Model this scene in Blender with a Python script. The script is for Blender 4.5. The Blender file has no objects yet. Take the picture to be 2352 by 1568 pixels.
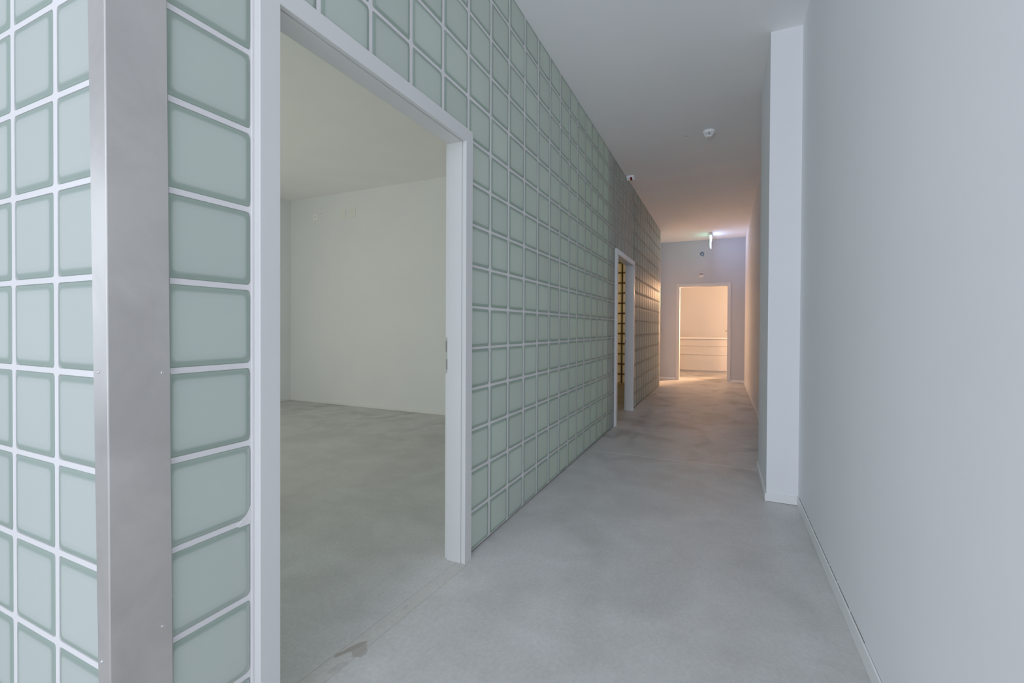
import bpy, bmesh, math, random
from mathutils import Vector, Matrix
random.seed(7)
SC = bpy.context.scene
COL = SC.collection
PI = math.pi

# ------------------------------------------------------------------ measures
W = 1.107          # corridor face of the long glass brick wall (y)
T = 0.08           # thickness of the glass brick walls
CEIL = 2.992
XR = 0.492         # face of the short glass brick wall (x)
COL0, COLW = 2.1228, 0.22321      # vertical joints of the long wall
ROW1, ROWH = 0.2024, 0.2          # horizontal joints
RY0, RYW = 1.3301, 0.20662        # vertical joints of the short wall
X_END = 9.20       # far corner of the glass brick wall
X_EW = 10.52       # end wall
X_PART = 4.86      # far wall of the first room
Y_ROOM = 5.916     # left wall of the first room
YR_NEAR, YR_FAR = -0.437, -0.408

# ------------------------------------------------------------------ materials
def mat(name):
    m = bpy.data.materials.new(name); m.use_nodes = True
    nt = m.node_tree; nt.nodes.clear()
    return m, nt, nt.nodes, nt.links
def N(nodes, t, **kw):
    n = nodes.new(t)
    for k, v in kw.items():
        if k in n.inputs: n.inputs[k].default_value = v
        else: setattr(n, k, v)
    return n
def c4(c): return (c[0], c[1], c[2], 1.0)

def paint(name, color, rough=0.6, spec=0.3, bump=0.02, scale=220.0, mottle=0.02):
    m, nt, nd, lk = mat(name)
    out = N(nd, 'ShaderNodeOutputMaterial'); b = N(nd, 'ShaderNodeBsdfPrincipled')
    b.inputs['Roughness'].default_value = rough; b.inputs['Specular IOR Level'].default_value = spec
    tc = N(nd, 'ShaderNodeTexCoord')
    n1 = N(nd, 'ShaderNodeTexNoise'); n1.inputs['Scale'].default_value = 2.3; n1.inputs['Detail'].default_value = 4
    lk.new(tc.outputs['Object'], n1.inputs['Vector'])
    r = N(nd, 'ShaderNodeValToRGB')
    r.color_ramp.elements[0].position = 0.3; r.color_ramp.elements[1].position = 0.7
    r.color_ramp.elements[0].color = c4([x*(1-mottle) for x in color]); r.color_ramp.elements[1].color = c4([min(1, x*(1+mottle)) for x in color])
    lk.new(n1.outputs['Fac'], r.inputs['Fac']); lk.new(r.outputs['Color'], b.inputs['Base Color'])
    if bump:
        n2 = N(nd, 'ShaderNodeTexNoise'); n2.inputs['Scale'].default_value = scale; n2.inputs['Detail'].default_value = 3
        lk.new(tc.outputs['Object'], n2.inputs['Vector'])
        bp = N(nd, 'ShaderNodeBump'); bp.inputs['Strength'].default_value = bump; bp.inputs['Distance'].default_value = 0.01
        lk.new(n2.outputs['Fac'], bp.inputs['Height']); lk.new(bp.outputs['Normal'], b.inputs['Normal'])
    lk.new(b.outputs['BSDF'], out.inputs['Surface'])
    return m

def glass_brick(name, centre, rim, trans, tint):
    """Satin glass: scatters light on its face and lets it through; thick solid edges read darker green."""
    m, nt, nd, lk = mat(name)
    out = N(nd, 'ShaderNodeOutputMaterial')
    a = N(nd, 'ShaderNodeAttribute', attribute_name='rim')
    tone = N(nd, 'ShaderNodeAttribute', attribute_name='tone')
    mx = N(nd, 'ShaderNodeMixRGB'); mx.inputs[1].default_value = c4(centre); mx.inputs[2].default_value = c4(rim)
    lk.new(a.outputs['Fac'], mx.inputs['Fac'])
    hs = N(nd, 'ShaderNodeHueSaturation')
    lk.new(mx.outputs['Color'], hs.inputs['Color']); lk.new(tone.outputs['Fac'], hs.inputs['Value'])
    d = N(nd, 'ShaderNodeBsdfDiffuse'); t = N(nd, 'ShaderNodeBsdfTranslucent'); g = N(nd, 'ShaderNodeBsdfGlossy'); g.inputs['Roughness'].default_value = 0.42
    lk.new(hs.outputs['Color'], d.inputs['Color'])
    tm = N(nd, 'ShaderNodeMixRGB', blend_type='MULTIPLY'); tm.inputs['Fac'].default_value = 1; tm.inputs[2].default_value = c4(tint)
    lk.new(hs.outputs['Color'], tm.inputs[1]); lk.new(tm.outputs['Color'], t.inputs['Color'])
    s1 = N(nd, 'ShaderNodeMixShader'); s1.inputs['Fac'].default_value = trans
    lk.new(d.outputs[0], s1.inputs[1]); lk.new(t.outputs[0], s1.inputs[2])
    fr = N(nd, 'ShaderNodeFresnel'); fr.inputs['IOR'].default_value = 1.4
    mu = N(nd, 'ShaderNodeMath', operation='MULTIPLY'); mu.inputs[1].default_value = 0.22
    lk.new(fr.outputs[0], mu.inputs[0])
    s2 = N(nd, 'ShaderNodeMixShader'); lk.new(mu.outputs[0], s2.inputs['Fac'])
    lk.new(s1.outputs[0], s2.inputs[1]); lk.new(g.outputs[0], s2.inputs[2])
    tc = N(nd, 'ShaderNodeTexCoord'); n = N(nd, 'ShaderNodeTexNoise'); n.inputs['Scale'].default_value = 7.0
    lk.new(tc.outputs['Object'], n.inputs['Vector'])
    bp = N(nd, 'ShaderNodeBump'); bp.inputs['Strength'].default_value = 0.15; bp.inputs['Distance'].default_value = 0.02
    lk.new(n.outputs['Fac'], bp.inputs['Height']); lk.new(bp.outputs['Normal'], g.inputs['Normal'])
    lk.new(s2.outputs[0], out.inputs['Surface'])
    return m

def steel(name, color, rough=0.3, metallic=1.0, smudge=0.12):
    m, nt, nd, lk = mat(name)
    out = N(nd, 'ShaderNodeOutputMaterial'); b = N(nd, 'ShaderNodeBsdfPrincipled')
    b.inputs['Metallic'].default_value = metallic
    tc = N(nd, 'ShaderNodeTexCoord')
    n1 = N(nd, 'ShaderNodeTexNoise'); n1.inputs['Scale'].default_value = 4; n1.inputs['Detail'].default_value = 5; n1.inputs['Roughness'].default_value = 0.6
    n1.inputs['Distortion'].default_value = 0.6
    lk.new(tc.outputs['Object'], n1.inputs['Vector'])
    r = N(nd, 'ShaderNodeValToRGB')
    r.color_ramp.elements[0].position = 0.33; r.color_ramp.elements[1].position = 0.6
    r.color_ramp.elements[0].color = c4([x*(1-smudge) for x in color]); r.color_ramp.elements[1].color = c4(color)
    lk.new(n1.outputs['Fac'], r.inputs['Fac']); lk.new(r.outputs['Color'], b.inputs['Base Color'])
    mr = N(nd, 'ShaderNodeMapRange'); mr.inputs['To Min'].default_value = rough*1.25; mr.inputs['To Max'].default_value = rough*0.85
    lk.new(n1.outputs['Fac'], mr.inputs['Value']); lk.new(mr.outputs[0], b.inputs['Roughness'])
    mp = N(nd, 'ShaderNodeMapping'); mp.inputs['Scale'].default_value = (260, 260, 40)
    lk.new(tc.outputs['Object'], mp.inputs['Vector'])
    n2 = N(nd, 'ShaderNodeTexNoise'); n2.inputs['Scale'].default_value = 1.0
    lk.new(mp.outputs[0], n2.inputs['Vector'])
    bp = N(nd, 'ShaderNodeBump'); bp.inputs['Strength'].default_value = 0.006; bp.inputs['Distance'].default_value = 0.005
    lk.new(n2.outputs['Fac'], bp.inputs['Height']); lk.new(bp.outputs['Normal'], b.inputs['Normal'])
    lk.new(b.outputs[0], out.inputs['Surface'])
    return m

def emitter(name, color, strength):
    m, nt, nd, lk = mat(name)
    out = N(nd, 'ShaderNodeOutputMaterial'); e = N(nd, 'ShaderNodeEmission'); e.inputs['Color'].default_value = c4(color); e.inputs['Strength'].default_value = strength
    lk.new(e.outputs[0], out.inputs['Surface'])
    return m

def concrete(name):
    m, nt, nd, lk = mat(name)
    out = N(nd, 'ShaderNodeOutputMaterial'); b = N(nd, 'ShaderNodeBsdfPrincipled')
    tc = N(nd, 'ShaderNodeTexCoord'); V = tc.outputs['Object']
    sx = N(nd, 'ShaderNodeSeparateXYZ'); lk.new(V, sx.inputs[0])
    def math_(op, a, bb=None, clamp=False):
        n = N(nd, 'ShaderNodeMath', operation=op); n.use_clamp = clamp
        for i, v in enumerate((a, bb)):
            if v is None: continue
            if isinstance(v, (int, float)): n.inputs[i].default_value = v
            else: lk.new(v, n.inputs[i])
        return n.outputs[0]
    def noise(scale, detail, rough, dist=0.0, mscale=(1, 1, 1), rot=0.0, loc=(0, 0, 0)):
        mp = N(nd, 'ShaderNodeMapping'); mp.inputs['Scale'].default_value = mscale; mp.inputs['Rotation'].default_value = (0, 0, rot); mp.inputs['Location'].default_value = loc
        lk.new(V, mp.inputs['Vector'])
        n = N(nd, 'ShaderNodeTexNoise'); n.inputs['Scale'].default_value = scale; n.inputs['Detail'].default_value = detail
        n.inputs['Roughness'].default_value = rough; n.inputs['Distortion'].default_value = dist
        lk.new(mp.outputs[0], n.inputs['Vector'])
        return n.outputs['Fac']
    # trowel clouds
    cl = noise(1.5, 5, 0.55, 1.2, (1.0, 1.35, 1), 0.5)
    cl2 = noise(4.5, 4, 0.6, 0.8, (1.3, 0.8, 1), -0.3, (3, 1, 0))
    fine = noise(60, 5, 0.75)
    grit = noise(330, 2, 0.6)
    r = N(nd, 'ShaderNodeValToRGB')
    r.color_ramp.elements[0].position = 0.28; r.color_ramp.elements[1].position = 0.72
    r.color_ramp.elements[0].color = (0.35, 0.342, 0.325, 1); r.color_ramp.elements[1].color = (0.57, 0.565, 0.553, 1)
    mix = math_('ADD', math_('MULTIPLY', cl, 0.62), math_('MULTIPLY', cl2, 0.38))
    lk.new(mix, r.inputs['Fac'])
    # dark polished patches, stronger down the corridor
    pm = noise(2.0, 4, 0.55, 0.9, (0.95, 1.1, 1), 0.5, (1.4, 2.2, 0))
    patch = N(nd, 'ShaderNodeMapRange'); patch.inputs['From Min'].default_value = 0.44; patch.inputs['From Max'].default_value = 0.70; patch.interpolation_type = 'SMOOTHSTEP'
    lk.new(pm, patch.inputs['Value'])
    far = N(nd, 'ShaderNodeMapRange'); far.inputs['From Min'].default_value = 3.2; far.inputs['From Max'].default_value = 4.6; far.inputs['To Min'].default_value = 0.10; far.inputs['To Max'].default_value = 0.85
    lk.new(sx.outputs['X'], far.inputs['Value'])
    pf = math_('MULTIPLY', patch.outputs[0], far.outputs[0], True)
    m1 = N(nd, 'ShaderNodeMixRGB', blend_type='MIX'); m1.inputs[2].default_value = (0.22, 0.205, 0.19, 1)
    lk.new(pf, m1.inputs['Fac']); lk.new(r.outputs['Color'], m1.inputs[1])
    # fine speckle
    sp = N(nd, 'ShaderNodeMapRange'); sp.inputs['From Min'].default_value = 0.3; sp.inputs['From Max'].default_value = 0.7; sp.inputs['To Min'].default_value = 0.85; sp.inputs['To Max'].default_value = 1.12
    lk.new(fine, sp.inputs['Value'])
    gr = N(nd, 'ShaderNodeMapRange'); gr.inputs['From Min'].default_value = 0.26; gr.inputs['From Max'].default_value = 0.40; gr.inputs['To Min'].default_value = 0.86; gr.inputs['To Max'].default_value = 1.0
    lk.new(grit, gr.inputs['Value'])
    m2 = N(nd, 'ShaderNodeMixRGB', blend_type='MULTIPLY'); m2.inputs['Fac'].default_value = 1
    lk.new(m1.outputs['Color'], m2.inputs[1]); lk.new(math_('MULTIPLY', sp.outputs[0], gr.outputs[0]), m2.inputs[2])
    # saw-cut joint across the corridor (pale filler), wandering slightly
    wob = math_('MULTIPLY', math_('SUBTRACT', noise(3, 2, 0.5), 0.5), 0.012)
    jd = math_('ABSOLUTE', math_('SUBTRACT', math_('ADD', sx.outputs['X'], wob), 4.05))
    inc = math_('MULTIPLY', math_('LESS_THAN', sx.outputs['Y'], W), 1.0)
    jl = math_('MULTIPLY', math_('LESS_THAN', jd, 0.0065), inc)
    m3 = N(nd, 'ShaderNodeMixRGB'); m3.inputs[2].default_value = (0.66, 0.64, 0.62, 1)
    lk.new(math_('MULTIPLY', jl, 0.95), m3.inputs['Fac']); lk.new(m2.outputs['Color'], m3.inputs[1])
    # hairline cracks: joint in the first room, joint near the end door
    j2 = math_('MULTIPLY', math_('LESS_THAN', math_('ABSOLUTE', math_('SUBTRACT', math_('ADD', sx.outputs['X'], wob), 4.02)), 0.004), math_('GREATER_THAN', sx.outputs['Y'], W+T))
    j3 = math_('LESS_THAN', math_('ABSOLUTE', math_('SUBTRACT', math_('ADD', sx.outputs['X'], wob), 9.35)), 0.007)
    # threshold strip of door one: two thin lines with a slightly browner band between
    in_d = math_('MULTIPLY', math_('GREATER_THAN', sx.outputs['X'], 0.86), math_('LESS_THAN', sx.outputs['X'], 1.834))
    la = math_('LESS_THAN', math_('ABSOLUTE', math_('SUBTRACT', math_('ADD', sx.outputs['Y'], math_('MULTIPLY', sx.outputs['X'], 0.055)), 1.170)), 0.0010)
    lb = math_('LESS_THAN', math_('ABSOLUTE', math_('SUBTRACT', math_('ADD', sx.outputs['Y'], math_('MULTIPLY', sx.outputs['X'], 0.070)), 1.257)), 0.0010)
    lines = math_('MULTIPLY', math_('ADD', la, lb, True), in_d)
    alll = math_('ADD', math_('ADD', math_('MULTIPLY', lines, 0.72), math_('MULTIPLY', j2, 0.25)), math_('MULTIPLY', j3, 0.3), True)
    m4 = N(nd, 'ShaderNodeMixRGB'); m4.inputs[2].default_value = (0.13, 0.115, 0.095, 1)
    lk.new(alll, m4.inputs['Fac']); lk.new(m3.outputs['Color'], m4.inputs[1])
    ba = math_('GREATER_THAN', math_('ADD', sx.outputs['Y'], math_('MULTIPLY', sx.outputs['X'], 0.055)), 1.170)
    bb_ = math_('LESS_THAN', math_('ADD', sx.outputs['Y'], math_('MULTIPLY', sx.outputs['X'], 0.070)), 1.257)
    band = math_('MULTIPLY', math_('MULTIPLY', ba, bb_), in_d)
    m5 = N(nd, 'ShaderNodeMixRGB', blend_type='MULTIPLY'); m5.inputs[2].default_value = (1.0, 0.95, 0.86, 1)
    lk.new(math_('MULTIPLY', band, 0.45), m5.inputs['Fac']); lk.new(m4.outputs['Color'], m5.inputs[1])
    # brown stain and specks on the threshold
    def blob(cx, cy, rx, ry, rot, ns, amt, seed):
        ca, sa = math.cos(rot), math.sin(rot)
        dx = math_('SUBTRACT', sx.outputs['X'], cx); dy = math_('SUBTRACT', sx.outputs['Y'], cy)
        u = math_('DIVIDE', math_('ADD', math_('MULTIPLY', dx, ca), math_('MULTIPLY', dy, sa)), rx)
        v = math_('DIVIDE', math_('ADD', math_('MULTIPLY', dx, -sa), math_('MULTIPLY', dy, ca)), ry)
        d = math_('SQRT', math_('ADD', math_('MULTIPLY', u, u), math_('MULTIPLY', v, v)))
        d = math_('ADD', d, math_('MULTIPLY', math_('SUBTRACT', noise(ns, 4, 0.6, 0, (1, 1, 1), 0, (seed, 0, 0)), 0.5), amt))
        mr = N(nd, 'ShaderNodeMapRange'); mr.inputs['From Min'].default_value = 1.06; mr.inputs['From Max'].default_value = 0.9
        lk.new(d, mr.inputs['Value']); return mr.outputs[0]
    st = math_('ADD', blob(1.185, 1.147, 0.062, 0.012, -0.42, 40, 1.2, 1), math_('MULTIPLY', blob(1.190, 1.112, 0.034, 0.026, 0.4, 55, 2.2, 5), 0.75), True)
    st2 = math_('ADD', blob(1.10, 1.125, 0.035, 0.012, -0.2, 60, 2.6, 9), blob(1.45, 1.125, 0.016, 0.008, 0.2, 90, 2.6, 4), True)
    m6 = N(nd, 'ShaderNodeMixRGB'); m6.inputs[2].default_value = (0.20, 0.165, 0.145, 1)
    lk.new(math_('ADD', math_('MULTIPLY', st, 0.78), math_('MULTIPLY', st2, 0.3), True), m6.inputs['Fac']); lk.new(m5.outputs['Color'], m6.inputs[1])
    # sparse pale scuffs
    sc = noise(14, 3, 0.8, 0.3, (1, 1, 1), 0, (5, 5, 0))
    scm = N(nd, 'ShaderNodeMapRange'); scm.inputs['From Min'].default_value = 0.74; scm.inputs['From Max'].default_value = 0.80; scm.inputs['To Max'].default_value = 0.35
    lk.new(sc, scm.inputs['Value'])
    m7 = N(nd, 'ShaderNodeMixRGB'); m7.inputs[2].default_value = (0.7, 0.7, 0.7, 1)
    lk.new(scm.outputs[0], m7.inputs['Fac']); lk.new(m6.outputs['Color'], m7.inputs[1])
    lk.new(m7.outputs['Color'], b.inputs['Base Color'])
    rr = N(nd, 'ShaderNodeMapRange'); rr.inputs['To Min'].default_value = 0.34; rr.inputs['To Max'].default_value = 0.52
    lk.new(mix, rr.inputs['Value']); lk.new(rr.outputs[0], b.inputs['Roughness'])
    b.inputs['Specular IOR Level'].default_value = 0.42
    bp = N(nd, 'ShaderNodeBump'); bp.inputs['Strength'].default_value = 0.10; bp.inputs['Distance'].default_value = 0.004
    lk.new(math_('ADD', fine, math_('MULTIPLY', cl2, 2.0)), bp.inputs['Height']); lk.new(bp.outputs['Normal'], b.inputs['Normal'])
    lk.new(b.outputs[0], out.inputs['Surface'])
    return m

M = dict(
    wall=paint('wall paint', (0.80, 0.81, 0.835), 0.65, 0.25),
    ceil=paint('ceiling paint', (0.88, 0.875, 0.87), 0.7, 0.2),
    frame=paint('frame lacquer', (0.645, 0.635, 0.62), 0.32, 0.4, 0.0, mottle=0.01),
    skirt=paint('skirting lacquer', (0.80, 0.80, 0.80), 0.4, 0.35, 0.0, mottle=0.02),
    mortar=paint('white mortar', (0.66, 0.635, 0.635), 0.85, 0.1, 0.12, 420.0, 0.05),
    mortar_far=paint('shaded mortar', (0.40, 0.38, 0.37), 0.85, 0.1, 0.12, 420.0, 0.05),  # darker copy of the mortar, shade of the far joints put into its colour
    cabinet=paint('cabinet front', (0.47, 0.455, 0.425), 0.45, 0.3, 0.0, mottle=0.01),
    worktop=paint('worktop laminate', (0.70, 0.685, 0.65), 0.35, 0.4, 0.0, mottle=0.02),
    plastic=paint('white plastic', (0.92, 0.925, 0.94), 0.35, 0.45, 0.0, mottle=0.01),
    ivory=paint('ivory plastic', (0.83, 0.81, 0.76), 0.45, 0.4, 0.0, mottle=0.01),
    dark=paint('dark recess', (0.02, 0.02, 0.022), 0.7, 0.2, 0.0),
    shadowgap=paint('shadow gap brown', (0.16, 0.145, 0.13), 0.8, 0.2, 0.0),  # dark brown standing in for shadow in narrow gaps; handle and plugs share it
    red=paint('red lens', (0.13, 0.005, 0.005), 0.25, 0.5, 0.0, mottle=0.02),
    blue=paint('blue plastic', (0.075, 0.14, 0.26), 0.5, 0.3, 0.0),
    plaster=paint('plaster', (0.85, 0.84, 0.83), 0.9, 0.1, 0.2),
    gb=glass_brick('satin glass brick', (0.80, 0.845, 0.815), (0.42, 0.515, 0.455), 0.62, (0.90, 1.0, 0.92)),
    steel=steel('brushed steel', (0.69, 0.64, 0.605), 0.33, 1.0, 0.20),
    zinc=steel('zinc steel', (0.62, 0.62, 0.61), 0.35, 1.0, 0.05),
    floor=concrete('polished concrete'),
    exit_white=emitter('exit panel white side', (0.50, 0.62, 1.0), 10.0),
    exit_green=emitter('exit panel green side', (0.30, 0.95, 0.72), 3.2),
)

# ------------------------------------------------------------------ mesh helpers
def link(o, parent=None):
    COL.objects.link(o)
    if parent is not None: o.parent = parent
    return o
def obj(name, bm, material, parent=None, smooth=False, loc=None):
    me = bpy.data.meshes.new(name)
    bmesh.ops.recalc_face_normals(bm, faces=bm.faces)
    bm.to_mesh(me); bm.free()
    for m in (material if isinstance(material, (list, tuple)) else [material]): me.materials.append(m)
    if smooth:
        for p in me.polygons: p.use_smooth = True
    o = bpy.data.objects.new(name, me); link(o, parent)
    if loc is not None: o.location = loc
    return o
def tag(o, label, cat, kind=None, group=None):
    o['label'] = label; o['category'] = cat
    if kind: o['kind'] = kind
    if group: o['group'] = group
    return o
def empty(name, loc=(0, 0, 0)):
    o = bpy.data.objects.new(name, None); o.empty_display_size = 0.1; link(o); o.location = loc
    return o
def sub(o, p):
    """parent keeping world placement when p is a plain located empty"""
    o.parent = p; o.matrix_parent_inverse = Matrix.Translation(-Vector(p.location))
    return o
def add_box(bm, x0, x1, y0, y1, z0, z1, bevel=0.0, mi=0):
    vs = [bm.verts.new((x, y, z)) for x in (x0, x1) for y in (y0, y1) for z in (z0, z1)]
    fs = []
    for q in ((0, 1, 3, 2), (4, 6, 7, 5), (0, 4, 5, 1), (2, 3, 7, 6), (0, 2, 6, 4), (1, 5, 7, 3)):
        f = bm.faces.new([vs[i] for i in q]); f.material_index = mi; fs.append(f)
    if bevel:
        es = list({e for f in fs for e in f.edges})
        bmesh.ops.bevel(bm, geom=es, offset=bevel, segments=2, profile=0.5, affect='EDGES')
    return bm
def box(*a, **k): return add_box(bmesh.new(), *a, **k)
def add_lathe(bm, prof, seg=32, axis='Z', c=(0, 0, 0), flip=1):
    """prof: list of (r, h) along axis"""
    rings = []
    for r, h in prof:
        ring = []
        for k in range(seg):
            a = 2*PI*k/seg; u, v = r*math.cos(a), r*math.sin(a); h_ = h*flip
            p = {'Z': (u, v, h_), 'X': (h_, u, v), 'Y': (u, h_, v)}[axis]
            ring.append(bm.verts.new((c[0]+p[0], c[1]+p[1], c[2]+p[2])))
        rings.append(ring)
    for a, b in zip(rings, rings[1:]):
        for k in range(seg):
            bm.faces.new((a[k], a[(k+1) % seg], b[(k+1) % seg], b[k]))
    bm.faces.new(rings[0]); bm.faces.new(rings[-1])
    return bm
def lathe(prof, **k): return add_lathe(bmesh.new(), prof, **k)
def add_tube(bm, pts, r, seg=10):
    pts = [Vector(p) for p in pts]; rings = []
    for i, p in enumerate(pts):
        d = (pts[min(i+1, len(pts)-1)] - pts[max(i-1, 0)]).normalized()
        a = d.orthogonal().normalized() if i == 0 else (rings[-1][1] - d*rings[-1][1].dot(d)).normalized()
        b = d.cross(a)
        rings.append(([bm.verts.new(p + r*(math.cos(2*PI*k/seg)*a + math.sin(2*PI*k/seg)*b)) for k in range(seg)], a))
    for (u, _), (v, _) in zip(rings, rings[1:]):
        for k in range(seg): bm.faces.new((u[k], u[(k+1) % seg], v[(k+1) % seg], v[k]))
    bm.faces.new(rings[0][0]); bm.faces.new(rings[-1][0])
    return bm

# ------------------------------------------------------------------ glass brick wall builder
def rrect(s0, s1, z0, z1, r, n=3):
    pts = []
    r = min(r, (s1-s0)*0.45, (z1-z0)*0.45)
    for cx, cz, a0 in ((s1-r, z1-r, 0), (s0+r, z1-r, PI/2), (s0+r, z0+r, PI), (s1-r, z0+r, 1.5*PI)):
        for k in range(n):
            a = a0 + (PI/2)*k/(n-1); pts.append((cx+r*math.cos(a), cz+r*math.sin(a)))
    return pts
def brick_wall(cells, place, parent_name, vj, hj, label, joint_mat=None):
    """cells: (s0, s1, z0, z1) joint-centre rectangles. place(s, d, z) -> point; d runs 0 (front) .. T (back)."""
    bm = bmesh.new(); gm = bmesh.new()
    rim = gm.verts.layers.float.new('rim'); tone = gm.verts.layers.float.new('tone')
    for (s0, s1, z0, z1, js0, js1, jz0, jz1) in cells:
        # slightly hand-made joints
        q = lambda a: random.uniform(-a, a)
        in_s0, in_s1 = s0+js0+q(.0008), s1-js1+q(.0008); in_z0, in_z1 = z0+jz0+q(.0008), z1-jz1+q(.0008)
        if in_s1-in_s0 < 0.01 or in_z1-in_z0 < 0.01: continue
        P = rrect(in_s0, in_s1, in_z0, in_z1, 0.007)
        outer = []
        for (s, z) in P:   # matching points on the cell rectangle
            outer.append((s0 if abs(s-in_s0) < 0.0075 else (s1 if abs(s-in_s1) < 0.0075 else s), z0 if abs(z-in_z0) < 0.0075 else (z1 if abs(z-in_z1) < 0.0075 else z)))
        n = len(P)
        rf = [bm.verts.new(place(s, 0, z)) for s, z in P]; ro = [bm.verts.new(place(s, 0, z)) for s, z in outer]
        rb = [bm.verts.new(place(s, T, z)) for s, z in P]; rbo = [bm.verts.new(place(s, T, z)) for s, z in outer]
        for k in range(n):
            j = (k+1) % n
            for quad in ((ro[k], ro[j], rf[j], rf[k]), (rf[k], rf[j], rb[j], rb[k]), (rb[k], rb[j], rbo[j], rbo[k])):
                vs = []
                for v in quad:
                    if v not in vs and all((v.co-w.co).length > 1e-7 for w in vs): vs.append(v)
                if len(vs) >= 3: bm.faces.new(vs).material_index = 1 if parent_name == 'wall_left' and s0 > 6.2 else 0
        # the glass: moulded face, thick solid rim
        tn = random.uniform(0.965, 1.03)
        for front in (True, False):
            rings = []
            steps = ((0.0, .0040, .6), (.003, .0002, .9), (.009, -.0020, 1.0), (.0125, -.0027, .9), (.0175, -.0032, .15), (.030, -.0036, 0.0))
            if not front: steps = ((0.0, .0045, .6), (.012, .0015, .9), (.024, .001, 0.0))
            pk = (1.9 if s0 > 6.2 else (0.5 if s0 > 1.8 else 0.8)) if parent_name == 'wall_left' else 0.8
            for inset, dep, rv in steps:
                pts = rrect(in_s0+inset, in_s1-inset, in_z0+inset, in_z1-inset, max(0.008, 0.012-inset*0.1))
                d = (dep*pk if dep < 0 else dep) if front else T-dep
                ring = []
                for s, z in pts:
                    v = gm.verts.new(place(s, d, z)); v[rim] = rv; v[tone] = tn; ring.append(v)
                rings.append(ring)
            for a, b in zip(rings, rings[1:]):
                for k in range(n): gm.faces.new((a[k], a[(k+1) % n], b[(k+1) % n], b[k]))
            gm.faces.new(rings[-1])
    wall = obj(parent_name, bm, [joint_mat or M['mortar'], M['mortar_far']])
    tag(wall, label, 'wall', 'structure')
    g = obj('glass_brick_field', gm, M['gb'], wall, smooth=False)
    return wall

# long wall along the corridor
D1 = dict(x0=.7962, x1=1.8936, top=2.004+.022)      # outer frame sizes
D2 = dict(x0=5.150, x1=6.292, top=2.002)
rows = [0.012] + [ROW1+ROWH*k for k in range(14)] + [CEIL]
VJ, HJ = 0.0075, 0.0062
cols_all = [COL0+COLW*i for i in range(-6, 32)]
xs = [0.598] + [x for x in cols_all if x > 0.8 and x < X_END-0.05] + [X_END-0.012]
def vsplit(x0, x1):
    return x0, x1
cells = []
def joint(v, edges, j, e): return e if any(abs(v-t) < 1e-6 for t in edges) else j
xs = sorted(set(xs))
def add_cells(xlist, zlist, s_edges=(), z_edges=()):
    for a, b in zip(xlist, xlist[1:]):
        for c, d in zip(zlist, zlist[1:]):
            cells.append((a, b, c, d, joint(a, s_edges, VJ, .003), joint(b, s_edges, VJ, .003), joint(c, z_edges, HJ, .002), joint(d, z_edges, HJ, .002)))
zE = (0.012, CEIL)
colx = lambda i: COL0+COLW*i
# strip between the steel post and door one
add_cells([0.585, .7962], rows, (0.585,), zE)
# over door one
over1 = [D1['top']] + [z for z in rows if z > D1['top']+.05]
add_cells([.7962] + [colx(i) for i in range(-5, 0)] , over1, (), zE + (D1['top'],))
cells_fix = len(cells)
# between the doors
mid = [D1['x1']] + [colx(i) for i in range(0, 14)] + [D2['x0']]
add_cells(mid, rows, (D2['x0'],), zE)
# sliver right of door-one head up to next joint is covered by 'mid' (same joint line)
# over door two
over2 = [z for z in rows if z > D2['top']-.001]; over2 = [D2['top']] + [z for z in over2 if z > D2['top']+.05]
xs2 = [D2['x0']] + [colx(i) for i in range(14, 19)] + [D2['x1']]
add_cells(xs2, over2, (D2['x0'], D2['x1']), zE + (D2['top'],))
# beyond door two
beyond = [D2['x1']] + [colx(i) for i in range(19, 32)] + [X_END-0.012]
add_cells(beyond, rows, (D2['x1'],), zE)
cells = [(a if abs(a-colx(-1)) > .01 else D1['x1'], b if abs(b-colx(-1)) > .01 else D1['x1'], *r) for a, b, *r in cells]
place_long = lambda s, d, z: (s, W+d, z)
wall_left = brick_wall(cells, place_long, 'wall_left', VJ, HJ, 'long frosted glass brick wall with white joints along the left of the corridor')
# dab of mortar smeared onto the glass beside the door frame
sm = bmesh.new()
pts = [(.7955, .600), (.7955, .645), (.7885, .634), (.781, .622), (.770, .612), (.760, .603), (.752, .5985), (.760, .594), (.7955, .594)]
f = [sm.verts.new((x-.003, W-.0025-(.004 if 0 < i < 7 else 0)*0, z)) for i, (x, z) in enumerate(pts)]
bk = [sm.verts.new((x-.003, W+.004, z)) for x, z in pts]
sm.faces.new(f); sm.faces.new(bk)
for k in range(len(pts)): sm.faces.new((f[k], f[(k+1) % len(pts)], bk[(k+1) % len(pts)], bk[k]))
obj('mortar_smear', sm, M['mortar'], wall_left)
# vertical bead of filler between bricks and frame
obj('filler_bead', box(.789, .7968, W-.004, W+.01, 0.01, CEIL, bevel=.002), M['mortar'], wall_left)
# dark strip under the bricks, its colour standing in for shadow in the gap
sg = bmesh.new()
for a, b in ((0.598, D1['x0']), (D1['x1'], D2['x0']), (D2['x1'], X_END-.012)): add_box(sg, a, b, W+.006, W+T-.006, 0.0005, 0.012)
obj('floor_gap_shade', sg, M['shadowgap'], wall_left)

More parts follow.
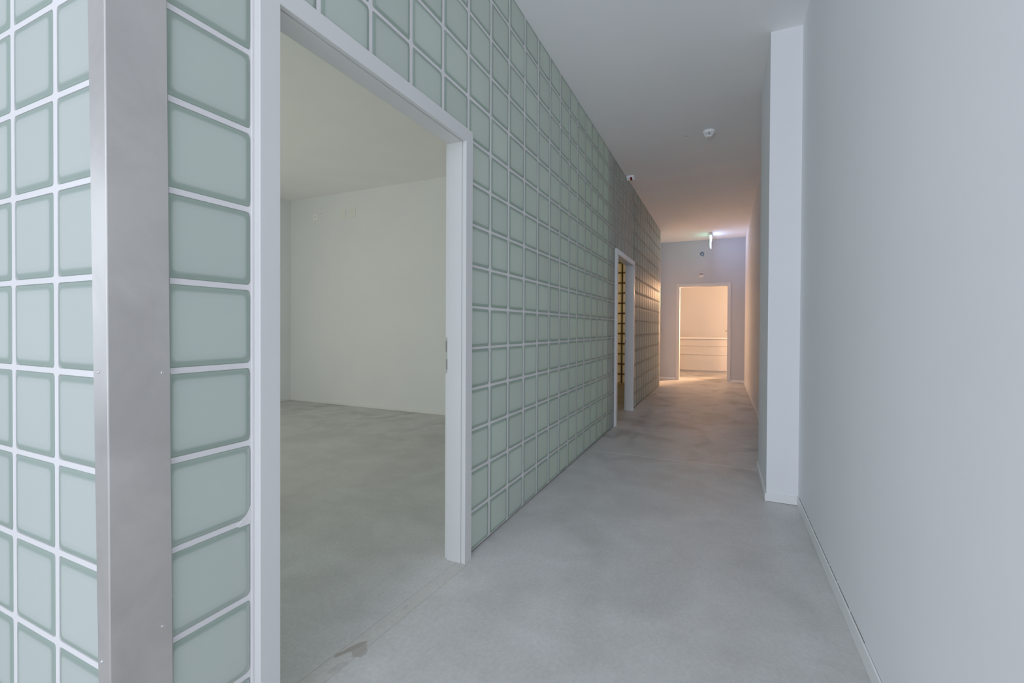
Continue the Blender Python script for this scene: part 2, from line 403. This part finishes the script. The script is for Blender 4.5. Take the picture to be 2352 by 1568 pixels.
# short wall facing the entrance hall
cells = []
ys = [RY0-RYW] + [RY0+RYW*i for i in range(0, 23)]
ys = [y for y in ys if y < Y_ROOM-.05] + [Y_ROOM]
add_cells(ys, rows, (RY0-RYW, Y_ROOM), zE)
VJ_keep = VJ
wall_front = brick_wall([(a, b, c, d, max(e, .0085) if e > .004 else e, max(f_, .0085) if f_ > .004 else f_, g, h) for a, b, c, d, e, f_, g, h in cells],
                        lambda s, d, z: (XR+d, s, z), 'wall_front', VJ, HJ, 'frosted glass brick wall at the left edge, facing the daylight')
core = bmesh.new(); add_box(core, XR+T, 0.585, W, 1.187, 0.0, CEIL); add_box(core, XR, XR+T, W, RY0-RYW, 0.0, CEIL)
obj('mortar_core', core, M['mortar'], wall_front)

# glass brick wall of the dark second room towards the side passage
cells = []
ys = [W+T] + [1.187+.016+.215*i for i in range(1, 14)]
ys = [W+T] + [1.8132-.2066*2 + .2066*i for i in range(0, 12)] + [4.2]
add_cells(ys, rows, (W+T, 4.2), zE)
wall_side = brick_wall([(a, b, c, d, max(e, .012), max(f_, .012), max(g, .010), max(h, .010)) for a, b, c, d, e, f_, g, h in cells], lambda s, d, z: (9.11+d, s, z), 'wall_side', VJ, HJ, 'backlit amber glass brick wall seen through the second doorway', paint('darkened backlit joint', (.12, .11, .10), .9, .1, .2))  # joint colour darkened to imitate their silhouette against the backlight

# ------------------------------------------------------------------ shell
def S(name, bm, m, label, cat='wall'): return tag(obj(name, bm, m), label, cat, 'structure')
S('floor', box(-4.2, 14.2, -1.6, 6.1, -0.12, 0.0), M['floor'], 'grey polished concrete floor with trowel clouds', 'floor')
S('ceiling', box(-4.2, 14.2, -1.6, 6.1, CEIL, CEIL+.12), M['ceil'], 'plain pale ceiling', 'ceiling')
S('wall_right', box(-4.2, 4.1, YR_NEAR-.12, YR_NEAR, 0, CEIL), M['wall'], 'plain pale wall filling the right side of the view')
S('wall_right_far', box(4.1, X_EW, YR_FAR-.12, YR_FAR, 0, CEIL), M['wall'], 'right corridor wall beyond the pier, warm near the end')
PX0, PX1, PY = 3.345, 4.08, -0.262
S('pillar_right', box(PX0, PX1, YR_FAR-.12, PY, 0, CEIL, bevel=0.0), M['wall'], 'white square pier standing out from the right wall', 'pier')
S('wall_room_back', box(X_PART, X_PART+.1, W+T, Y_ROOM, 0, CEIL), M['wall'], 'plain far wall of the empty room behind the first doorway')
S('wall_room_left', box(XR+T, 9.19, Y_ROOM, Y_ROOM+.12, 0, CEIL), M['wall'], 'left wall of the empty room, a sliver beside the frame')
S('wall_hall_left', box(-4.2, XR+T, Y_ROOM, Y_ROOM+.12, 0, CEIL), M['wall'], 'side wall of the entrance hall')
S('wall_room_two_left', box(X_PART+.1, 10.6, 4.2, 4.3, 0, CEIL), M['wall'], 'side wall of the dark second room')
S('wall_end_left', box(9.195, X_EW, 1.285, 1.385, 0, CEIL), M['wall'], 'short wall closing the corridor corner behind the glass brick wall')
# end wall with its doorway
EY0, EY1, ETOP = -.0823, .8557, 2.0068
ew = bmesh.new()
add_box(ew, X_EW, X_EW+.12, YR_FAR-.12, EY0-.02, 0, CEIL); add_box(ew, X_EW, X_EW+.12, EY1+.02, 4.2, 0, CEIL); add_box(ew, X_EW, X_EW+.12, EY0-.02, EY1+.02, ETOP+.02, CEIL)
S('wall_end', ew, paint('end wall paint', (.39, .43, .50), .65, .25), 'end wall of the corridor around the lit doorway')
# end room
ERX = 13.12
S('wall_kitchen_back', box(ERX, ERX+.1, -1.5, 2.6, 0, CEIL), paint('kitchen wall paint', (.45, .445, .43), .65, .25), 'warm lit wall behind the counter')
S('wall_kitchen_right', box(X_EW+.12, ERX, -1.5, -1.4, 0, CEIL), M['wall'], 'right wall of the lit end room')
S('wall_kitchen_left', box(X_EW+.12, ERX, 2.5, 2.6, 0, CEIL), M['wall'], 'left wall of the lit end room')

# skirtings
def skirt(name, bm, label): return S(name, bm, M['skirt'], label, 'skirting')
SH = .062
def prof_skirt(x0, x1, y0, y1, h=SH): return box(x0, x1, y0, y1, 0.0005, h, bevel=.0025)
skirt('baseboard_right', prof_skirt(-4.2, PX0-.012, YR_NEAR+.0015, YR_NEAR+.008), 'thin white skirting along the right wall with a dark gap above')
gl = bmesh.new(); gx = 1.86
random.seed(11)
while gx < PX0-.12:
    ln = random.uniform(.10, .28); add_box(gl, gx, min(gx+ln, PX0-.06), YR_NEAR+.0001, YR_NEAR+.0018, SH-.0005, SH+.0008+random.uniform(0, .0012)); gx += ln+random.uniform(.004, .03)
obj('gap_line', gl, M['shadowgap'], bpy.data.objects['baseboard_right'])
pb = bmesh.new()
add_box(pb, PX0-.011, PX0, YR_NEAR+.001, PY+.009, 0.0025, SH-.01, bevel=.002); add_box(pb, PX0, PX1+.05, PY, PY+.009, 0.0005, SH-.01, bevel=.002)
skirt('baseboard_pillar', pb, 'white skirting around the foot of the pier')
skirt('baseboard_right_far', prof_skirt(PX1+.05, X_EW-.011, YR_FAR, YR_FAR+.010, .05), 'white skirting along the far right wall')
skirt('baseboard_end_left', prof_skirt(X_EW-.011, X_EW, .925, 1.285, .045), 'white skirting left of the end doorway')
skirt('baseboard_end_right', prof_skirt(X_EW-.011, X_EW, YR_FAR, -.148, .045), 'white skirting right of the end doorway')
skirt('baseboard_room_back', prof_skirt(X_PART-.010, X_PART, W+T+.03, Y_ROOM, .04), 'pale skirting at the foot of the empty room wall')
skirt('baseboard_room_left', prof_skirt(XR+T+.01, X_PART-.010, Y_ROOM-.010, Y_ROOM, .04), 'pale skirting on the left wall of the empty room')

# ------------------------------------------------------------------ door frames
def frame_mesh(s0, s1, top, prof, place):
    """sweep prof [(outward, depth)] up the left side, across the head and down the right side"""
    bm = bmesh.new(); n = len(prof); st = []
    for k in range(4):
        ring = []
        for o, d in prof:
            s = (s0-o) if k in (0, 1) else (s1+o); z = 0.0005 if k in (0, 3) else top+o
            ring.append(bm.verts.new(place(s, d, z)))
        st.append(ring)
    for a, b in zip(st, st[1:]):
        for k in range(n): bm.faces.new((a[k], a[(k+1) % n], b[(k+1) % n], b[k]))
    bm.faces.new(st[0]); bm.faces.new(st[-1])
    return bm
# depth measured from the corridor face of the wall (negative: towards the corridor)
PROF = [(.0605, .0), (.0605, -.0235), (.0590, -.025), (.0015, -.025), (.0, -.0235), (.0, -.0085), (.0080, -.0085), (.0080, -.0005), (.0, -.0005), (.0, .0725),
        (.0, .0745), (.0125, .0745), (.0125, .0925), (.0140, .094), (.070, .094), (.070, T+.0005), (.0615, T+.0005), (.0615, .0)]
PROF_IN = [(o, d) for o, d in PROF]
def strike(parent, x, z0, z1, y0, y1):
    s = bmesh.new()
    add_box(s, x-.0012, x+.002, y0, y1, z0, z1, bevel=.0006)
    pl = obj('strike_plate', s, M['zinc'], parent)
    L = z1-z0
    obj('latch_opening', box(x-.0018, x, y0+(y1-y0)*.62, y1-.0008, z0+L*.60, z0+L*.90), M['shadowgap'], pl)
    obj('bolt_opening', box(x-.0018, x, y0+(y1-y0)*.3, y0+(y1-y0)*.75, z0+L*.10, z0+L*.39), M['shadowgap'], pl)
    for t in (.045, .50, .955):
        obj('screw', lathe([(.0028, 0), (.0026, .0010), (.0012, .0014)], seg=12, axis='X', c=(x-.0012, (y0+y1)/2, z0+L*t), flip=-1), M['zinc'], pl)
    return pl
d1 = empty('door_1'); tag(d1, 'white door frame of the large near opening, without a door leaf', 'door frame', 'structure')
F1 = dict(s0=.8567, s1=1.8331, top=1.9655)
obj('door_frame', frame_mesh(F1['s0'], F1['s1'], F1['top'], PROF, lambda s, d, z: (s, W+d, z)), M['frame'], d1)
strike(d1, F1['s1']+.0125, .885, 1.056, W+.0755, W+.0925)
d2 = empty('door_2'); tag(d2, 'narrow white door frame of the dark second opening further along', 'door frame', 'structure')
F2 = dict(s0=5.213, s1=6.229, top=1.9415)
obj('door_frame', frame_mesh(F2['s0'], F2['s1'], F2['top'], PROF, lambda s, d, z: (s, W+d, z)), M['frame'], d2)
strike(d2, F2['s1']+.0125, .885, 1.056, W+.0755, W+.0925)
# white frame of the end doorway; the leaf stands open inside the end room
d3 = empty('door_3'); tag(d3, 'white framed doorway at the end of the corridor, warm light behind', 'door', 'structure')
PE = [(.065, .0), (.065, -.012), (.063, -.0135), (.002, -.0135), (.0, -.012), (.0, .134), (.065, .134), (.065, .1205), (.0195, .1205), (.0195, .0)]
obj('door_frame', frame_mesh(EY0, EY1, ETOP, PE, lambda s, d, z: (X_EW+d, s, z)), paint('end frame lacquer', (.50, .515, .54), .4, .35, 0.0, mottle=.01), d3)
leaf = obj('door_leaf', box(X_EW+.14, X_EW+1.06, -.142, -.102, .006, 1.99, bevel=.002), M['frame'], d3)
hb = bmesh.new()
add_lathe(hb, [(.025, 0), (.025, .006), (.010, .008), (.010, .045)], seg=20, axis='Y', c=(11.42, -.102, 1.06))
add_tube(hb, [(11.42, -.060, 1.06), (11.40, -.057, 1.06), (11.36, -.056, 1.06), (11.29, -.056, 1.06)], .0095)
obj('handle', hb, M['shadowgap'], leaf)

# ------------------------------------------------------------------ steel corner posts
post = empty('steel_corner_post', (.53, W, 0)); tag(post, 'wide brushed steel cover post on the near corner of the glass brick walls', 'corner post')
def lpost(cz, t=.002):
    bm = bmesh.new(); rings = []
    for z in (0.0008, .75, 1.5, 2.25, CEIL-.0005):
        c = .4813-.0042*(z-1.07); r = .5925-.0066*(z-1.07); l = 1.1500+.0135*(z-1.07); y = W-.0100; xf = c
        b = .0022
        out = [(xf, l), (xf, y+b), (xf+b*.3, y+b*.3), (xf+b, y), (r, y)]
        inn = [(r, y+t), (xf+b+t*.4, y+t), (xf+t, y+b+t*.4), (xf+t, l)]
        rings.append([bm.verts.new((px, py, z)) for px, py in out+inn])
    n = len(rings[0])
    for a, b_ in zip(rings, rings[1:]):
        for k in range(n): bm.faces.new((a[k], a[(k+1) % n], b_[(k+1) % n], b_[k]))
    bm.faces.new(rings[0]); bm.faces.new(rings[-1])
    return bm
sub(obj('cover_sheet', lpost(0), M['steel']), post)
sealb = bmesh.new(); [add_box(sealb, .5915-.0066*(zz-1.0), .5950-.0066*(zz-1.0), W-.0085, W-.0045, zz-.125+.001, zz+.125) for zz in [.125+.25*k for k in range(12)] if zz+.125 < CEIL]
sub(obj('edge_sealant', sealb, paint('grey sealant', (.22, .23, .21), .8, .2, .2)), post)
scr = [(.0034, 0), (.0033, .0008), (.0024, .0016), (.0015, .0012), (.0008, .0011)]
for (x, z) in ((.5785, 1.0013), (.5782, .4523)):
    sub(obj('screw', lathe(scr, seg=14, axis='Y', c=(x, W-.0100, z), flip=-1), M['zinc']), post)
for (y, z) in ((1.1313, 1.010), (1.1272, .4274)):
    sub(obj('screw', lathe(scr, seg=14, axis='X', c=(.4813-.0042*(z-1.07), y, z), flip=-1), M['zinc']), post)
post2 = empty('steel_corner_post', (X_END, W, 0)); tag(post2, 'slim steel edge profile at the far end of the glass brick wall', 'corner post')
p2 = bmesh.new(); add_box(p2, X_END-.03, X_END+.003, W-.004, W-.001, .0008, CEIL-.0005); add_box(p2, X_END, X_END+.003, W-.001, W+.05, .0008, CEIL-.0005)
sub(obj('cover_sheet', p2, M['steel']), post2)
cap = box(X_END-.012, X_END, W, W+T, 0.0, CEIL); obj('mortar_core', cap, M['mortar'], wall_left)

# ------------------------------------------------------------------ ceiling and wall devices
sd = empty('smoke_detector', (4.765, .137, CEIL)); tag(sd, 'round white smoke detector on the corridor ceiling', 'smoke detector')
obj('base', lathe([(.052, 0), (.0545, .003), (.055, .014), (.053, .020), (.046, .0235), (.03, .024)], seg=48, flip=-1), M['plastic'], sd, True)
obj('sensing_chamber', lathe([(.034, .023), (.026, .046), (.02, .047)], seg=32, flip=-1), M['dark'], sd)
cg = bmesh.new()
for k in range(18):
    a = 2*PI*k/18
    p0, p1 = Vector((.043*math.cos(a), .043*math.sin(a), -.023)), Vector((.0295*math.cos(a), .0295*math.sin(a), -.049))
    tn = Vector((-math.sin(a), math.cos(a), 0))*.0033
    rd = Vector((math.cos(a), math.sin(a), 0))*.004
    q = [p0-tn, p0+tn, p1+tn*.8, p1-tn*.8]; v = [cg.verts.new(x) for x in q] + [cg.verts.new(x-rd) for x in q]
    for ix in ((0, 1, 2, 3), (7, 6, 5, 4), (0, 4, 5, 1), (1, 5, 6, 2), (2, 6, 7, 3), (3, 7, 4, 0)): cg.faces.new([v[i] for i in ix])
obj('vent_cage', cg, M['plastic'], sd)
obj('cap', lathe([(.0315, .0475), (.0315, .051), (.024, .056), (.010, .0575)], seg=40, flip=-1), M['plastic'], sd, True)
obj('indicator', lathe([(.0025, 0), (.0018, .002)], seg=10, flip=-1, c=(-.0505, .012, -.0165)), M['plastic'], sd)

# wedge alarm unit where ceiling and glass wall meet
def wedge(prof, y0, y1):
    bm = bmesh.new(); a = [bm.verts.new((x, y0, z)) for x, z in prof]; b = [bm.verts.new((x, y1, z)) for x, z in prof]
    bm.faces.new(a); bm.faces.new(b)
    for k in range(len(prof)): bm.faces.new((a[k], a[(k+1) % len(prof)], b[(k+1) % len(prof)], b[k]))
    return bm
al = empty('alarm_beacon', (5.80, 1.055, CEIL)); tag(al, 'small white wedge-shaped beacon with red lens on ceiling edge above second door', 'alarm beacon')
bmw = wedge([(-.055, 0), (.055, 0), (.045, -.022), (.005, -.046), (-.020, -.046), (-.055, -.022)], -.045, .045)
bmesh.ops.bevel(bmw, geom=list(bmw.edges), offset=.003, segments=2, affect='EDGES')
obj('housing', bmw, M['plastic'], al)
obj('lens', wedge([(-.0565, -.0225), (-.0215, -.0470), (.004, -.0470), (.004, -.044), (-.021, -.044), (-.053, -.021)], -.022, .004), M['red'], al)

M['grey_plastic'] = paint('grey plastic', (.66, .66, .67), .45, .35, 0.0)
al2 = empty('alarm_beacon', (X_EW, .424, 2.25)); tag(al2, 'small white box with red strip above the end doorway', 'alarm beacon')
obj('housing', box(-.030, .004, -.045, .042, -.052, .048, bevel=.004), M['grey_plastic'], al2)
obj('lens', box(-.034, -.028, -.036, .038, .006, .029, bevel=.0015), M['red'], al2)

jb = empty('junction_box', (X_EW, .416, 2.698)); tag(jb, 'round blue junction box with short wire high on the end wall', 'junction box')
obj('box_rim', lathe([(.043, -.01), (.043, .006), (.040, .008), (.036, .008), (.034, -.002), (.034, -.006)], seg=36, axis='X', flip=-1), M['blue'], jb)
obj('box_back', lathe([(.0345, .0), (.0345, .003), (.002, .003)], seg=36, axis='X', flip=-1), M['blue'], jb)
obj('wire_tail', add_tube(bmesh.new(), [(-.004, -.004, -.004), (-.014, -.016, -.002), (-.016, -.028, -.020), (-.012, -.033, -.045), (-.010, -.034, -.062)], .005), M['blue'], jb)
obj('wire_nut', lathe([(.010, .003), (.011, .012), (.006, .018)], seg=14, axis='X', flip=-1, c=(0, -.006, -.008)), M['plastic'], jb)

ex = empty('emergency_light', (9.93, .2375, CEIL)); tag(ex, 'glowing edge-on emergency light panel hanging from the ceiling by the end wall', 'emergency light')
hb = box(-.19, .19, -.028, .028, -.050, -.0005, bevel=.004); obj('housing', hb, paint('grey housing', (.55, .55, .56), .5, .3, .0), ex)
pn = bmesh.new(); add_box(pn, -.16, .16, -.0100, -.0005, -.265, -.115); add_box(pn, -.16, .16, -.0185, -.0005, -.115, -.051)
obj('panel', pn, M['exit_white'], ex)
pn = bmesh.new(); add_box(pn, -.16, .16, .0, .0110, -.255, -.051)
obj('panel', pn, M['exit_green'], ex)
obj('status_lamp', lathe([(.004, 0), (.003, .003)], seg=10, axis='X', flip=-1, c=(-.19, .008, -.028)), M['exit_green'], ex)

tag(obj('ceiling_cap', lathe([(.052, -.003), (.052, .006), (.045, .010), (.01, .011)], seg=32, flip=-1), M['plastic'], smooth=False, loc=(10.38, .088, CEIL)), 'flat round white cap on the ceiling beside the emergency light', 'ceiling cap')
dp = empty('drill_hole_plug', (4.80, .347, CEIL)); tag(dp, 'tiny plastered drill hole in the ceiling left of the smoke detector', 'wall plug')
obj('plaster_dab', lathe([(.011, 0), (.010, .0015), (.004, .0022)], seg=9, flip=-1), M['plaster'], dp)
obj('plug', lathe([(.0045, 0), (.0045, .0035), (.002, .0036)], seg=10, flip=-1, c=(-.006, -.003, 0)), M['dark'], dp)

# plates on the wall of the empty room
so = empty('wall_socket', (X_PART, 5.398, 2.700)); tag(so, 'small white socket high on the empty room wall, left of the beige plates', 'socket')
obj('plate', box(-.010, .003, -.045, .045, -.045, .045, bevel=.003), M['plastic'], so)
obj('socket_insert', lathe([(.021, .0101), (.0195, .0115), (.0185, .0104), (.0165, .0104)], seg=28, axis='X', flip=-1), M['ivory'], so)
obj('pin_hole', lathe([(.004, .0100), (.004, .0112)], seg=10, axis='X', flip=-1, c=(0, .007, 0)), M['dark'], so)
for y, lab in ((4.878, 'beige blank plate nearer the white socket on the empty room wall'), (4.7045, 'beige blank plate farther from the white socket on the empty room wall')):
    z = 2.693 + (4.878-y)*.024
    tag(obj('blank_plate', box(-.008, .003, -.061, .061, -.067, .067, bevel=.0025), M['ivory'], loc=(X_PART, y, z)), lab, 'blank plate', group='blank plates on the empty room wall')
for z, lab in ((2.745, 'upper of two tiny screw holes beside the white socket'), (2.682, 'lower of two tiny screw holes beside the white socket')):
    tag(obj('screw_hole_plug', lathe([(.006, -.004), (.006, .0008), (.002, .001)], seg=12, axis='X', flip=-1), M['shadowgap'], loc=(X_PART, 5.300, z)), lab, 'wall plug', group='screw holes beside the socket')

# ------------------------------------------------------------------ counter in the end room
cb = empty('base_cabinet', (12.5, .6, 0)); tag(cb, 'cream drawer cabinet under the worktop in the end room', 'cabinet')
CY0, CY1 = -1.40, 2.50
def ck(name, bm, m): return sub(obj(name, bm, m), cb)
ck('carcass', box(12.525, 13.11, CY0+.003, CY1-.003, .055, .852), M['cabinet'])
ck('plinth', box(12.56, 12.60, CY0+.003, CY1-.003, .0005, .055), M['cabinet'])
for k, (ya, yb) in enumerate(((-.60, 1.70),)):
    for z0, z1, hd in ((.672, .838, False), (.453, .661, True), (.058, .441, False)):
        f_ = ck('drawer_front', box(12.503, 12.525, ya, yb, z0, z1, bevel=.0015), M['cabinet'])
        if hd:
            h_ = obj('handle', box(12.490, 12.503, .345, .525, .655, .6635, bevel=.001), M['zinc']); h_.parent = f_
            h_.matrix_parent_inverse = cb.matrix_parent_inverse
for ya, yb in ((CY0+.01, -.604), (1.704, CY1-.01)):
    ck('cabinet_front', box(12.503, 12.525, ya, yb, .058, .838, bevel=.0015), M['cabinet'])
tag(obj('worktop', box(12.462, 13.115, CY0+.002, CY1-.002, .853, .890, bevel=.002), M['worktop']), 'pale worktop lying on the drawer cabinet in the end room', 'worktop')

# ------------------------------------------------------------------ lights
def area(name, loc, target, sx, sy, color, energy, spread=PI):
    l = bpy.data.lights.new(name, 'AREA'); l.shape = 'RECTANGLE'; l.size = sx; l.size_y = sy; l.color = color; l.energy = energy; l.spread = spread
    o = bpy.data.objects.new(name, l); link(o); o.location = loc
    d = Vector(target)-Vector(loc); o.rotation_euler = d.to_track_quat('-Z', 'Y').to_euler()
    return o
area('daylight_window', (-4.0, 2.6, 1.55), (0, 2.6, 1.55), 6.0, 2.6, (.74, .86, 1.0), 12)
area('hall_side_window', (-1.6, 5.84, 1.55), (-1.6, 0, 1.45), 2.4, 2.5, (.72, .84, 1.0), 18)
area('hall_fill', (-2.2, .55, 1.6), (3, .55, 1.5), 1.9, 2.5, (.74, .825, 1.0), 62)  # added fill lamp behind the camera, brightens the corridor
area('room_glass_fill', (.66, 3.6, 1.5), (4.86, 3.0, 1.8), 3.6, 2.4, (1.0, .985, .81), 10.5, 2.4)  # added lamp imitating daylight that comes through the short glass wall
area('room_side_fill', (2.2, 5.85, 1.3), (2.6, 0, 1.2), 2.6, 1.8, (1.0, .995, .82), 11.5)  # added fill without a known source, lights the long glass wall from behind
area('kitchen_lamp', (11.7, -.2, 2.85), (11.7, .1, 0), .9, .9, (1.0, .56, .29), 1.2)
area('kitchen_side_lamp', (12.3, -.70, 1.62), (8.3, .80, 1.15), .5, 1.3, (1.0, .45, .19), 360, 1.5)
area('kitchen_left_lamp', (12.2, 1.75, 1.9), (9.6, -.3, 1.1), .4, .5, (1.0, .50, .22), 2, 1.4)
area('passage_lamp', (10.40, 2.4, 1.5), (9.0, 2.2, 1.2), 1.4, 1.8, (1.0, .38, .15), 34)
w = bpy.data.worlds.new('sky'); SC.world = w; w.use_nodes = True
bg = w.node_tree.nodes['Background']; bg.inputs[0].default_value = (.72, .84, 1.0, 1); bg.inputs[1].default_value = 0.7

# ------------------------------------------------------------------ camera
yaw, pitch, roll = .43232, -.00945, .00497
F = Vector((math.cos(pitch)*math.cos(yaw), math.cos(pitch)*math.sin(yaw), math.sin(pitch)))
R = Vector((math.sin(yaw), -math.cos(yaw), 0)); U = R.cross(F)
R2 = math.cos(roll)*R + math.sin(roll)*U; U2 = -math.sin(roll)*R + math.cos(roll)*U
cam = bpy.data.cameras.new('camera'); co = bpy.data.objects.new('camera', cam); link(co)
co.matrix_world = Matrix(((R2.x, U2.x, -F.x, 0), (R2.y, U2.y, -F.y, 0), (R2.z, U2.z, -F.z, 1.10161), (0, 0, 0, 1)))
cam.sensor_width = 36.0; cam.lens = 1049.518*36/2352
cam.shift_y = -(784-763.126)/2352; cam.clip_start = .02
SC.camera = co

# ------------------------------------------------------------------ render look
SC.view_settings.view_transform = 'Standard'; SC.view_settings.look = 'None'; SC.view_settings.exposure = 0.09; SC.view_settings.gamma = 1.5
SC.cycles.use_denoising = True; SC.cycles.max_bounces = 11; SC.cycles.diffuse_bounces = 7; SC.cycles.glossy_bounces = 4; SC.cycles.transmission_bounces = 8; SC.cycles.use_adaptive_sampling = True; SC.cycles.adaptive_threshold = 0.03
SC.cycles.sample_clamp_indirect = 6.0
